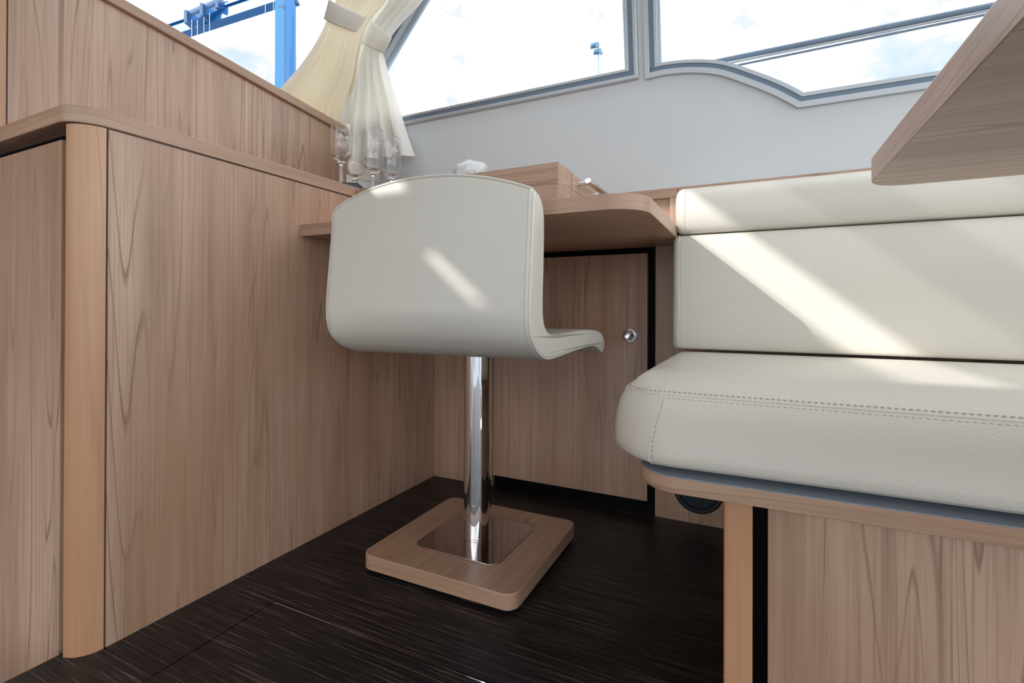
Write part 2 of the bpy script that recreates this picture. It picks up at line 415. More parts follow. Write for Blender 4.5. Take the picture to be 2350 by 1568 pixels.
# raked windscreen on the left
WSX = lambda z, off=0: -1.555+off+1.13*(z-1.295)
bm = bmesh.new()
prism(bm, [(-.9, 1.20), (1.52, 1.20), (1.52, 1.80), (-.9, 1.80)], 0, .005, lambda a, b, h: (WSX(b)-h, a, b))
t3 = thing('window_3', (-1.5, .6, 1.25), None, None); t3['kind'] = 'structure'; t3['label'] = 'raked windscreen above the galley panel'
obj('pane', bm, M_pane, t3)
bm = bmesh.new(); prism(bm, [(-.9, 1.80), (1.52, 1.80), (1.52, 1.86), (-.9, 1.86)], -.02, .02, lambda a, b, h: (WSX(b)-h, a, b)); obj('frame', bm, M_alud, t3)
# roof: unseen; openings and dimming pane added to shape the sun; open above desk
def roofx(x, z): return x-(TOPZ-z)/.86
s0 = roofx(-.150, .786); s1 = roofx(-.030, .786)
q0 = roofx(-.512, .650); q1 = roofx(-.482, .650); q2 = roofx(-.745, .845)  # added openings, traced back along the sun from the stool's lit patches
rf = thing('ceiling', (0, 0, TOPZ), None, None); rf['kind'] = 'structure'; rf['label'] = 'white cabin roof with openings added to shape the sun patches'
rc = lambda a0, a1, b0, b1: [(a0, b0), (a1, b0), (a1, b1), (a0, b1)]
obj('roof_panel', holed(rc(-2.4, 1.45, -2.6, .95), [rc(s0, s1+.55, -1.15, .0), rc(q0, q1, -1.10, -.96), rc(q2, q2+.12, -.775, -.66)], TOPZ, TOPZ+.008, lambda a, b, h: (a, b, h)), M_white, rf)
Box('sun_dimming_pane', M_tint, rf, s1, s1+.55, -1.15, .0, TOPZ+.01, TOPZ+.016)  # added pane, half dims the sun right of the bright strip
# unseen left wall added to block the sun, behind the camera's left shoulder
struct(Box('wall_left_sun_block', M_wz3, None, -2.40, -2.36, -2.6, .38, -.62, TOPZ), 'unseen wood wall beside the stairwell, added to block the sun')

# ================================================================ WALL B LOWER: locker, stile, rails
lk_ = thing('wall_locker', (-.52, BY, 0), 'brown wood locker door with a round chrome latch in the wall under the desk', 'cupboard')
Box('side_panel', M_wz, lk_, AX-.02, -.790, BY, BY+.02, 0, .79)
bm = bmesh.new(); box(bm, -.787, -.2755, BY, BY+.018, .0385, .765)
dr = obj('door', bm, M_wz2, lk_, bevel=.0006, seg=1)
bm = bmesh.new()
box(bm, -.79, -.2528, BY+.0185, BY+.03, 0, .80); box(bm, -.79, -.2528, BY+.002, BY+.0185, .787, .80)
obj('recess', bm, M_black, lk_); lk_.children[-1]['label'] = 'black recess around the locker door'
bm = bmesh.new(); c = P_(1446, 770, y=BY)
T = lambda prof, cc, seg=36: [(r, z) for r, z in prof]
def disc_y(bm, prof, c, seg=36):
    b2 = bmesh.new(); lathe(b2, prof, (0, 0, 0), seg)
    for v in b2.verts: v.co = Vector((c.x+v.co.x, c.y-v.co.z, c.z+v.co.y))
    me = bpy.data.meshes.new('t'); b2.to_mesh(me); bm.from_mesh(me); b2.free(); bpy.data.meshes.remove(me); return bm
disc_y(bm, [(.0215, 0), (.0215, .003), (.0195, .0055), (.016, .0055), (.0145, .002), (.0001, .002)], c)
la = obj('latch', bm, M_chr, dr, smooth=True)
bm = bmesh.new(); disc_y(bm, [(.0135, .0022), (.0135, .0045), (.0125, .0055), (.010, .0045), (0, .0042)], c); obj('button', bm, M_chr, la, smooth=True)

# long low panel (wall skirting of the settee side) and framing above the desk
struct(obj('wall_right', box(bmesh.new(), -.2525, 1.45, BY, BY+.02, 0, .787), M_wz3), 'wood lining of the window wall beside the locker')
t1 = thing('trim_2', (0, BY, .8), None, None); t1['kind'] = 'structure'; t1['label'] = 'wood rail and stiles under the vinyl wall'
Box('recessed_panel', M_wz3, t1, -1.62, 1.45, BY+.008, BY+.02, .787, .93)
Box('rail', M_wx, t1, -1.40, -.1912, BY-.002, BY+.028, .9205, .9485, bevel=.0008)
Box('rail', M_wx, t1, -.1900, 1.45, BY-.002, BY+.028, .9205, .9485, bevel=.0008)
Box('stile', M_wz, t1, -.213, -.16, BY-.001, BY+.02, .787, .9205)

# ================================================================ GALLEY CABINET (wall A)
gc = thing('galley_cabinet', (-1.2, .95, 0), 'long wood-grain galley cabinet side with a rounded corner post, left of the stool', 'cabinet')
bm = bmesh.new(); box(bm, AX-.018, AX, .469, BY, 0, .916); obj('side_panel', bm, M_wz, gc)
P = [(AX-.0005, .4645)]
for i in range(9):
    a = math.radians(0-90*i/8); P.append((AX-.042+.042*math.cos(a), .4655+.042*math.sin(a)))
P = [q_ for q_ in P if q_[0] > -1.062]; P += [(-1.0625, .4236), (-1.0632, .4245), (-1.0632, .452), (-1.05, .4645)]
bm = bmesh.new(); prism(bm, P, 0, .9165); obj('corner_post', bm, M_post, gc, smooth=True, ang=25); gc.children[-1]['label'] = 'rounded corner post of warmer orange wood'
Box('gap_strip', M_gap, gc, AX-.03, AX-.003, .4640, .4695, 0, .916)
Box('back_board', M_black, gc, -2.36, AX-.02, .452, .462, -.6, .917)
d = Box('door', M_wz2, gc, -1.90, -1.0945, .430, .449, -.60, .8965, bevel=.0008)
Box('end_panel', M_wz, gc, -1.9, AX-.03, BY-.03, BY-.005, 0, .90)

# worktop
P = [(-1.92, .416), (-1.0715, .416)]
for i in range(1, 13):
    a = math.radians(-90+90*i/12); P.append((-1.0715+.050*math.cos(a), .416+.062+.062*math.sin(a)))
P += [(-1.0215, BY-.003), (-1.92, BY-.003)]
bm = bmesh.new(); prism(bm, P, .9185, .9475)
o = obj('worktop', bm, M_wy, None, edge=M_edge, smooth=True, ang=30, bevel=.0015, seg=2, origin=(-1.3, .9, .9185)); tag(o, 'wood-grain galley worktop with rounded front corner on the tall cabinet', 'worktop')

# upper panel with cap
up = thing('partition_panel', (-1.37, .9, .9475), 'upright wood-grain partition with a sloping cap standing on the galley worktop', 'panel')
zc = lambda y: 1.3375-.0903*(y-.6476)
P = [(.4475, .9475), (1.376, .9475), (1.376, zc(1.376)-.028), (.4475, zc(.4475)-.026)]
bm = bmesh.new(); prism(bm, P, 0, .03, lambda a, b, h: (-1.36-h, a, b)); obj('panel', bm, M_wz, up)
P = [(-.10, .9475), (.4445, .9475), (.4445, zc(.4445)-.026), (-.10, zc(-.1)-.026)]
bm = bmesh.new(); prism(bm, P, 0, .03, lambda a, b, h: (-1.36-h, a, b)); obj('end_panel', bm, M_post, up)
P = [(-.10, zc(-.1)-.024), (1.384, zc(1.384)-.028), (1.384, zc(1.384)), (-.10, zc(-.1))]
bm = bmesh.new(); prism(bm, P, -.012, .045, lambda a, b, h: (-1.36-h, a, b)); obj('cap', bm, M_wy, up, bevel=.003, seg=3)

# ================================================================ DESK
dk = thing('desk_top', (-.6, 1.17, .7815), 'wood-grain wall desk top with a rounded corner above the locker door', 'desk')
P = [(AX, .8807)]
P += [(-.2465, .8807)]
for i in range(1, 13):
    a = math.radians(-90+90*i/12); P.append((-.2465+.075*math.cos(a), .8807+.072+.072*math.sin(a)))
P += [(-.1715, BY-.001), (AX, BY-.001)]
bm = bmesh.new(); prism(bm, P, .7815, .811); obj('top', bm, M_wx, dk, edge=M_edge, smooth=True, ang=30, bevel=.0012, seg=2)
db = thing('drawer_box', (-.7, 1.26, .811), 'wood-grain drawer box with chrome bar handle sitting on the desk', 'drawer unit')
bx = -.4035
Box('case', M_wx, db, AX+.005, bx-.012, 1.07, BY-.003, .8112, .9415, bevel=.0008)
bm = bmesh.new(); box(bm, bx-.012, bx, 1.07, 1.163, .8112, .9415); obj('side_stile', bm, M_wx, db, bevel=.0008)
bm = bmesh.new(); box(bm, bx-.012, bx+.001, 1.166, BY-.004, .8152, .938); dw = obj('drawer', bm, M_wy, db, bevel=.0008)
bm = bmesh.new(); hx = bx+.034; hz = .922
tube(bm, [(hx, 1.185, hz), (hx, 1.187, hz), (hx, 1.378, hz), (hx, 1.380, hz)], [.0072, .0086, .0086, .0072], 20)
tube(bm, [(bx, 1.215, hz), (hx, 1.215, hz)], .0058, 16); tube(bm, [(bx, 1.35, hz), (hx, 1.35, hz)], .0058, 16)
obj('handle', bm, M_chr, dw, smooth=True)

# ================================================================ SETTEE
sb = thing('settee_base', (.5, 1.1, 0), 'wood-grain bench base with an overhanging edge, post and front panel', 'bench')
P = [(-.158, 1.46), (-.158, .80)]
for i in range(1, 11):
    a = math.radians(180+90*i/10); P.append((-.158+.065+.065*math.cos(a), .73+.07+.07*math.sin(a)))
P += [(1.4, .73), (1.4, 1.46)]
bm = bmesh.new(); prism(bm, P, .338, .3600); obj('edge_board', bm, M_wx, sb, edge=M_edge, smooth=True, ang=30, bevel=.0012)
bm = bmesh.new(); prism(bm, offset_poly(P, .0022), .3600, .3612); obj('top_laminate', bm, M_under, sb); sb.children[-1]['label'] = 'blue grey laminate on the bench board'
bm = bmesh.new(); prism(bm, rrect(-.0360, .0012, .757, .80, .004, 4), 0, .3378); obj('post', bm, M_post, sb, smooth=True, ang=30)
Box('recess', M_black, sb, .0012, 1.38, .790, .80, 0, .3378)
Box('front_panel', M_wz2, sb, .0200, 1.38, .764, .782, 0, .3378, bevel=.0008)
Box('side_panel', M_wz, sb, -.034, -.014, .80, BY-.002, 0, .3378)
Box('back_rail', M_wx, sb, -.155, 1.38, 1.30, BY-.002, .3612, .40)

# seat cushion: stacked outlines
def cushion_rings():
    base = [(-.205, 1.285), (-.2095, 1.10), (-.2116, .95), (-.2116, .855), (-.2095, .822), (-.197, .797), (-.180, .775), (-.160, .753), (-.1365, .7385), (-.105, .7345), (-.05, .7355), (.1, .738), (.3, .739), (.6, .739), (1.0, .739), (1.38, .739)]
    P = [Vector((a, b)) for a, b in base]
    Q = [P[0]]
    for a, b in zip(P, P[1:]):
        n = max(1, int((b-a).length/.03))
        for i in range(1, n+1): Q.append(a.lerp(b, i/n))
    out_ = []
    for i, p in enumerate(Q):
        a = Q[max(0, i-1)]; b = Q[min(len(Q)-1, i+1)]; d_ = (b-a).normalized(); n_ = Vector((-d_.y, d_.x))   # inward
        out_.append((p, n_))
    return out_
CR = cushion_rings()
# (z, inset front, inset left)
LV = [(.3618, .10, .08), (.3645, .055, .05), (.3675, .032, .030), (.3695, .018, .018), (.3720, .009, .007), (.3775, .001, .0), (.39, .001, -.002), (.41, .005, -.002), (.43, .014, .0), (.45, .029, .004), (.462, .044, .009), (.4675, .0520, .0125), (.4725, .062, .018), (.479, .078, .026), (.486, .098, .036), (.4920, .118, .046), (.4952, .136, .056), (.4962, .17, .09)]
def ring_pt(i, z, f_, l_):
    p, n_ = CR[i]; wy = abs(n_.y)**1.3; d_ = l_*(1-wy)+f_*wy
    smax = lambda a, b, k: max(a, b)+(max(k-abs(a-b), 0)/k)**2*k*.25
    q = p+n_*min(d_, .030)
    if f_ > .030: q.y = smax(q.y, .738+f_, .03)
    q.x = smax(q.x, -.2116+l_, .02)
    q.y = min(q.y, 1.285); return Vector((q.x, q.y, z))
sc_ = thing('seat_cushion', (.5, 1.0, .3565), 'long cream leather seat cushion with double stitched front seam on the bench', 'cushion')
bm = bmesh.new(); rows = []
for z, f_, l_ in LV:
    rows.append([bm.verts.new(ring_pt(i, z, f_, l_)) for i in range(len(CR))])
for A, B in zip(rows, rows[1:]):
    for k in range(len(A)-1): bm.faces.new((A[k], A[k+1], B[k+1], B[k]))
# closing top, bottom and the ends
cor = []
for R_ in rows:
    cor.append(bm.verts.new((1.38, 1.285, R_[0].co.z)))
bm.faces.new(rows[-1]+[cor[-1]]); bm.faces.new(rows[0]+[cor[0]])
for a in range(len(rows)-1):
    bm.faces.new((rows[a][-1], cor[a], cor[a+1], rows[a+1][-1])); bm.faces.new((rows[a][0], cor[a], cor[a+1], rows[a+1][0]))
# fine creases near the corner seam
obj('cover', bm, M_lea2, sc_, smooth=True, ang=60)
seam = [ring_pt(i, .4676, .0525, .0120) for i in range(2, len(CR))]
bm = bmesh.new(); tube(bm, seam, .0011, 8); obj('piping', bm, M_lea, sc_, smooth=True)
ks = min(range(len(CR)), key=lambda i: (CR[i][0]-Vector((-.1365, .7385))).length)
vs = [ring_pt(ks, z, f_, l_) for z, f_, l_ in LV[3:12]]
bm = bmesh.new(); tube(bm, vs, .0012, 8); obj('piping', bm, M_lea, sc_, smooth=True)
low = [ring_pt(i, .3700, .0190, .0160) for i in range(2, len(CR))]
bm = bmesh.new(); tube(bm, low, .0018, 8); obj('piping', bm, M_lea, sc_, smooth=True)
bm = bmesh.new()
stitches(bm, [ring_pt(i, .4715, .0590, .0160)+Vector((0, 0, .0004)) for i in range(2, len(CR))], .0075, .0048, .0007)
stitches(bm, [ring_pt(i, .4632, .0470, .0098)+Vector((0, -.0004, .0002)) for i in range(ks, len(CR))], .0075, .0048, .0007)
sv = [Vector((p.x+.0045, p.y-.0012, p.z)) for p in [ring_pt(ks+0, z, f_, l_) for z, f_, l_ in LV[4:11]]]
stitches(bm, sv, .0070, .0046, .0007)
obj('stitching', bm, M_thr, sc_)

# backrest cushion: profile (y,z) swept along x with rounded left end
def padded(prof, x0, x1, r, bulge=.006, seg=8, n=10):
    """closed profile in (y,z) swept from x0 to x1; the x0 end is rounded by radius r"""
    P = resample([(a, b, 0) for a, b in prof], .008, True)
    cx = sum(p.x for p in P)/len(P); cz = sum(p.y for p in P)/len(P)
    m = len(P); area = sum(P[i].x*P[(i+1) % m].y-P[(i+1) % m].x*P[i].y for i in range(m)); sg = 1 if area > 0 else -1
    nr = []
    for i in range(m):
        d_ = (P[(i+1) % m]-P[i-1]).normalized(); nr.append(Vector((-d_.y, d_.x, 0))*sg)
    bm = bmesh.new(); rings = []
    st = [(x0+r*(1-math.cos(math.radians(90*i/seg))), r*(1-math.sin(math.radians(90*i/seg)))) for i in range(seg+1)]
    st = sorted(st); st += [(x0+r+(x1-x0-2*r)*i/n, 0) for i in range(1, n+1)]
    st += [(x1-(a-x0), b) for a, b in sorted([(x0+r*(1-math.cos(math.radians(90*i/seg))), r*(1-math.sin(math.radians(90*i/seg)))) for i in range(seg)], reverse=True)]
    for x, ins in st:
        rings.append([bm.verts.new((x, P[i].x+nr[i].x*ins, P[i].y+nr[i].y*ins)) for i in range(m)])
    for A, B in zip(rings, rings[1:]):
        for k in range(m): bm.faces.new((A[k], A[(k+1) % m], B[(k+1) % m], B[k]))
    bm.faces.new(rings[0][::-1]); bm.faces.new(rings[-1])
    return bm
bc = thing('backrest_cushion', (.5, 1.36, .497), 'cream leather backrest cushion with a headrest roll against the window wall', 'cushion')
prof = smooth_poly([(v[0], v[1], 0) for v in [(1.290, .499), (1.278, .510), (1.279, .60), (1.284, .70), (1.290, .775), (1.300, .7885), (1.40, .789), (1.455, .78), (1.458, .60), (1.45, .499)]], 2)
profA = prof; bm = padded([(p.x, p.y) for p in prof], -.1795, 1.38, .014); obj('back_pad', bm, M_lea, bc, smooth=True, ang=180)
prof = smooth_poly([(v[0], v[1], 0) for v in [(1.305, .788), (1.287, .797), (1.277, .830), (1.279, .868), (1.290, .893), (1.315, .908), (1.36, .914), (1.43, .912), (1.455, .90), (1.458, .80), (1.40, .789)]], 2)
profB = prof; bm = padded([(p.x, p.y) for p in prof], -.1740, 1.38, .018); obj('headrest_roll', bm, M_lea, bc, smooth=True, ang=180)
pad_, roll_ = [c_ for c_ in bc.children if c_.name.startswith('back_pad')][0], [c_ for c_ in bc.children if c_.name.startswith('headrest_roll')][0]
def edge_run(pr, x, y1, z0):
    q_ = [Vector((x, p.x-.0002, p.y)) for p in resample(pr, .004, True) if p.x < y1 and p.y > z0]
    k_ = max(range(len(q_)), key=lambda i: (q_[i]-q_[i-1]).length); q_ = q_[k_:]+q_[:k_]
    return q_
bm = bmesh.new(); stitches(bm, edge_run(profA, -.1600, 1.292, .503), .0075, .0045, .0007); obj('stitching', bm, M_thr, pad_)
bm = bmesh.new(); stitches(bm, edge_run(profB, -.1500, 1.40, .792), .0075, .0045, .0008); obj('stitching', bm, M_thr, roll_)
bm = bmesh.new()
tube(bm, [(-.1650, 1.2790, .51), (-.1650, 1.2785, .60), (-.1650, 1.2850, .70), (-.1650, 1.2915, .775), (-.165, 1.30, .787)], .0011, 8); obj('piping', bm, M_lea, bc, smooth=True)

# ================================================================ DINING TABLE (upper right, close)
dt = thing('dining_table', (.60, .35, 0), 'large wood-grain dining table top with rounded corner close at upper right', 'table')
bm = bmesh.new(); prism(bm, rrect(.1400, 1.15, -.25, .825, .045, 10), .768, .799); obj('table_top', bm, M_wx, dt, edge=M_edge, smooth=True, ang=30, bevel=.0012)
bm = bmesh.new(); lathe(bm, [(.0, 0), (.16, 0), (.16, .008), (.05, .02), (.038, .03), (.038, .767), (0, .767)], (.60, .30, 0)); obj('pedestal', bm, M_chr, dt, smooth=True)

# ================================================================ AIR VENT
av = thing('air_vent', (-.136, BY, .095), 'round black louvred air vent low in the wall under the bench edge', 'vent')
bm = bmesh.new(); disc_y(bm, [(.066, 0), (.066, .003), (.062, .006), (.054, .006), (.050, .002), (.050, .0008), (0, .0008)], Vector((-.1352, BY-.0005, .0955)), 48); obj('rim', bm, M_vent, av, smooth=True)
for i in range(-4, 5):
    hh = math.sqrt(max(0, .049**2-(i*.0108)**2))
    bm = bmesh.new(); box(bm, -.1352+i*.0108-.0018, -.1352+i*.0108+.0018, BY-.006, BY+.0015, .0955-hh, .0955+hh); obj('louvre', bm, M_vent, av)

# ================================================================ BAR STOOL
px_, py_ = -.605, 1.05
st = thing('swivel_stool', (px_, py_, 0), 'cream leather swivel stool on a chrome pole and square wooden base', 'stool')
bx0, bx1, by0, by1 = -.8030, -.4135, .8600, 1.2400
Box('foot_pad', M_black, st, bx0+.02, bx1-.02, by0+.02, by1-.02, 0, .0085)
bm = bmesh.new(); prism(bm, rrect(bx0, bx1, by0, by1, .028, 8), .0085, .0420); obj('base', bm, M_wy, st, edge=M_edge, smooth=True, ang=30, bevel=.0022, seg=3)
bm = bmesh.new(); prism(bm, rrect(-.7170, -.4950, .9390, 1.1610, .026, 8), .0420, .0455); obj('base_plate', bm, M_steel, st, smooth=True, ang=30, bevel=.001, seg=2)
PR = .0336
bm = bmesh.new(); lathe(bm, [(0, .0456), (PR+.0004, .0456), (PR+.0004, .0478), (PR-.0006, .0486), (PR, .0494), (PR, .500), (0, .500)], (px_, py_, 0), 64); obj('pole', bm, M_chr, st, smooth=True, ang=30)
# shell profile in (y,z), clockwise from rear top
prof = [(.8060, .8160), (.8010, .8000), (.7990, .7628), (.7905, .6842), (.7835, .6071), (.7850, .5700), (.7950, .5450), (.8124, .5270), (.8360, .5130), (.8637, .5029), (.8902, .4992),
        (.9400, .5000), (1.031, .5040), (1.177, .5065), (1.234, .5030), (1.262, .4950), (1.285, .4850), (1.303, .4815), (1.322, .4860), (1.3310, .5000), (1.3240, .5190), (1.306, .5340), (1.270, .5430), (1.2142, .5485), (1.1242, .5515), (1.0022, .5490), (.9259, .5480),
        (.8900, .5520), (.8680, .5620), (.8560, .5790), (.8525, .6077), (.8580, .6900), (.8600, .7500), (.8585, .7800), (.8500, .7980), (.8350, .8110), (.8180, .8180)]
P = smooth_poly([(a, b, 0) for a, b in prof], 1)
PP = resample(P, .006, True); m_ = len(PP)
area = sum(PP[i].x*PP[(i+1) % m_].y-PP[(i+1) % m_].x*PP[i].y for i in range(m_)); sg = 1 if area > 0 else -1
NN = []
for i in range(m_):
    d_ = (PP[(i+1) % m_]-PP[i-1]).normalized(); NN.append(Vector((-d_.y, d_.x, 0))*sg)
XC, HW = -.5975, .2390
rotS = Matrix.Rotation(math.radians(1.5), 3, 'Z')
def stool_pt(x, y, z):
    t_ = max(-1, min(1, (x-XC)/HW)); a = min(1, max(0, (z-.60)/.22)); a = a*a*(3-2*a)
    z2 = z+a*.044*(1-abs(t_)**2.2)
    b = min(1, max(0, (z-.53)/.06))*max(0, 1-max(0, y-.87)/.05)
    y2 = y-b*.014*(1-t_*t_)
    # shoulders: round the upper corners
    v = Vector((x-px_, y2-py_, 0)); v = rotS @ v
    return Vector((px_+v.x, py_+v.y, z2))
bm = bmesh.new(); rings = []
edge = [(0, .0075), (.0015, .0040), (.004, .0018), (.008, .0005), (.013, 0)]
stn = [(XC-HW+a, b) for a, b in edge]+[(XC-HW+.013+(2*HW-.026)*i/30, 0) for i in range(1, 30)]+[(XC+HW-a, b) for a, b in reversed(edge)]
for x, ins in stn:
    rings.append([bm.verts.new(stool_pt(x, PP[i].x+NN[i].x*ins, PP[i].y+NN[i].y*ins)) for i in range(m_)])
for A, B in zip(rings, rings[1:]):
    for k in range(m_): bm.faces.new((A[k], A[(k+1) % m_], B[(k+1) % m_], B[k]))
from mathutils.geometry import tessellate_polygon
for rg in (rings[0], rings[-1]):
    flat = [Vector((PP[i].x, PP[i].y, 0)) for i in range(m_)]
    for tri in tessellate_polygon([flat]): bm.faces.new([rg[k] for k in tri])
sh = obj('seat_shell', bm, M_lea, st, smooth=True, ang=40)
for p in sh.data.polygons:
    if len(p.vertices) == 3: p.use_smooth = False
def near(y, z): return min(range(m_), key=lambda i: (PP[i]-Vector((y, z, 0))).length)
def run(a, b, stp=1):
    o_ = []; i = a
    while True:
        o_.append(i); 
        if i == b: break
        i = (i+stp) % m_
    return o_
iT, iB, iL, iF = near(.806, .816), near(.8902, .4992), near(1.331, .50), near(.83, .813)
rear = run(iT, iB); bott = run(iB, near(1.303, .4815)); front = run(near(1.303, .4815), iF)
seams = []
for s_ in (1, -1):
    xs = XC+s_*(HW-.0022)
    for R_, nm in ((rear+bott[1:], 'piping'), (front, 'piping')):
        pts = [stool_pt(xs, PP[i].x-NN[i].x*.0004+NN[i].x*.0032, PP[i].y+NN[i].y*.0028) for i in R_]
        bm = bmesh.new(); tube(bm, pts, .0014, 8); obj(nm, bm, M_lea, st, smooth=True)
# top piping across the back
bm = bmesh.new(); tube(bm, [stool_pt(XC-HW+.007+(2*HW-.014)*i/40, .8058, .8152) for i in range(41)], .0026, 10); obj('piping', bm, M_lea, st, smooth=True)
for s_ in (1, -1):
    xs = XC+s_*(HW-.0095); bm = bmesh.new()
    stitches(bm, [stool_pt(xs, PP[i].x-NN[i].x*.0002, PP[i].y-NN[i].y*.0002) for i in rear], .0062, .0040, .0007)
    obj('stitching', bm, M_thr, st)
bm = bmesh.new(); stitches(bm, [stool_pt(XC-HW+.006+(2*HW-.012)*i/60, .8200, .8190) for i in range(61)], .0070, .0045, .0006)
obj('stitching', bm, M_thr2, st)

# ================================================================ CURTAINS
def curtain_sheet(rows, plane, nw, amp, n=160, m=14, phase=0, drift=.0, thick=.0012):
    """rows: list of (left xyz, right xyz, amplitude); pleats nw waves"""
    bm = bmesh.new()
    L_ = resample_curve([r[0] for r in rows], m); R_ = resample_curve([r[1] for r in rows], m); A_ = interp([r[2] for r in rows], m)
    grid = []
    for j in range(len(L_)):
        row = []
        for i in range(n+1):
            s_ = i/n; p = L_[j].lerp(R_[j], s_)
            ss = s_+.025*math.sin(s_*9+j*.08+phase)*(1-abs(2*s_-1))
            w_ = math.sin(ss*nw*2*math.pi+phase)+.28*math.sin(ss*nw*3.7*math.pi+phase*2.1+j*.05)
            row.append(bm.verts.new(p+plane*(amp*A_[j]*w_)))
        grid.append(row)
    for a, b in zip(grid, grid[1:]):
        for i in range(n): bm.faces.new((a[i], a[i+1], b[i+1], b[i]))
    return bm
def interp(V, m):
    o_ = []
    for i in range(len(V)-1):
        for j in range(m): t = j/m; t = t*t*(3-2*t); o_.append(V[i]*(1-t)+V[i+1]*t)
    o_.append(V[-1]); return o_
def resample_curve(P, m):
    P = [Vector(p) for p in P]; Q = [P[0]*2-P[1]]+P+[P[-1]*2-P[-2]]; o_ = []
    for i in range(1, len(Q)-2):
        a, b, c, d = Q[i-1:i+3]
        for j in range(m):
            t = j/m; o_.append(.5*((2*b)+(c-a)*t+(2*a-5*b+4*c-d)*t*t+(3*b-a-3*c+d)*t**3))
    o_.append(P[-1]); return o_
def onscreen(px, py, off):   # on the windscreen's rake, off metres inside
    d = Fv+Rv*((px-W_/2)/FPX)+Uv*((CY-py)/FPX)
    # x = -1.455+off+1.13(z-1.295)
    t = (-1.455+off+1.13*(CAM.z-1.295)-CAM.x)/(d.x-1.13*d.z); return CAM+d*t
def onwall(px, py, off):
    d = Fv+Rv*((px-W_/2)/FPX)+Uv*((CY-py)/FPX)
    t = (BY-off-LEAN*(CAM.z-.95)-CAM.y)/(d.y+LEAN*d.z); return CAM+d*t
nS = Vector((1, 0, -1.13)).normalized(); nW = Vector((0, -1, -LEAN)).normalized()
ct = thing('curtain', P_(740, 200, y=1.3), 'left cream curtain gathered by a band, hanging in front of the raked windscreen', 'curtain', 'cream curtains in the window corner')
rows = [(onscreen(815, -120, .05), onscreen(925, -130, .05), .8), (onscreen(768, 0, .05), onscreen(892, -12, .05), .6), (onscreen(757, 15, .05), onscreen(850, 45, .05), .35), (onscreen(747, 50, .05), onscreen(834, 77, .05), .35),
        (onscreen(722, 100, .05), onscreen(822, 124, .05), .7), (onscreen(688, 150, .05), onscreen(812, 184, .05), 1), (onscreen(642, 205, .05), onscreen(795, 245, .05), 1.1), (onscreen(615, 262, .06), onscreen(790, 300, .05), 1.1)]
obj('cloth', curtain_sheet(rows, nS, 9, .013, n=260, phase=.4), M_curl, ct, smooth=True, ang=180)
bandr = [(onscreen(759, 3, .065), onscreen(843, 42, .065)), (onscreen(753, 26, .068), onscreen(833, 60, .068)), (onscreen(747, 48, .065), onscreen(822, 77, .065))]
def band(rr, nrm, bow=.012):
    bm = bmesh.new(); Ls = resample_curve([a for a, b in rr], 6); Rs = resample_curve([b for a, b in rr], 6); g = []
    for a, b in zip(Ls, Rs):
        g.append([bm.verts.new(a.lerp(b, i/24)+nrm*bow*(1-(2*i/24-1)**4)-nrm*bow) for i in range(25)])
    for a, b in zip(g, g[1:]):
        for i in range(24): bm.faces.new((a[i], a[i+1], b[i+1], b[i]))
    return bm
M_band = plain('curtain_band_cloth', (.76, .72, .63), .85, bump=(500, .15, .0008))
o = obj('tieback', band(bandr, nS), M_band, ct, smooth=True, ang=180); o.modifiers.new('s', 'SOLIDIFY').thickness = .002
ct2 = thing('curtain', P_(860, 250, y=1.36), 'right cream curtain knotted by a band beside the grey window frame, above the glasses', 'curtain', 'cream curtains in the window corner')
rows = [(onwall(925, -120, .055), onwall(1050, -120, .055), .9), (onwall(882, 0, .055), onwall(968, -6, .055), .8), (onwall(862, 32, .06), onwall(920, 50, .06), .6), (onwall(845, 55, .06), onwall(893, 88, .06), .3), (onwall(832, 85, .06), onwall(880, 118, .06), .3),
        (onwall(815, 135, .055), onwall(884, 150, .055), .7), (onwall(803, 200, .05), onwall(902, 215, .05), 1), (onwall(790, 285, .045), onwall(925, 300, .045), 1.3), (onwall(784, 372, .04), onwall(942, 357, .045), 1.5)]
obj('cloth', curtain_sheet(rows, nW, 4.5, .015, n=220, phase=1.3), M_cur, ct2, smooth=True, ang=180)
bandr = [(onwall(846, 40, .085), onwall(894, 84, .085)), (onwall(834, 66, .088), onwall(886, 102, .088)), (onwall(820, 95, .085), onwall(877, 122, .085))]
o = obj('tieback', band(bandr, nW), M_band, ct2, smooth=True, ang=180); o.modifiers.new('s', 'SOLIDIFY').thickness = .002
# lining lower corner seen through the glasses
rows = [(onwall(800, 330, .02), onwall(880, 330, .02), .5), (onwall(800, 365, .02), onwall(876, 375, .02), .5), (onwall(802, 408, .02), onwall(871, 417, .02), .6)]
obj('lining', curtain_sheet(rows, nW, 1.5, .006, n=60), M_cur, ct2, smooth=True, ang=180)

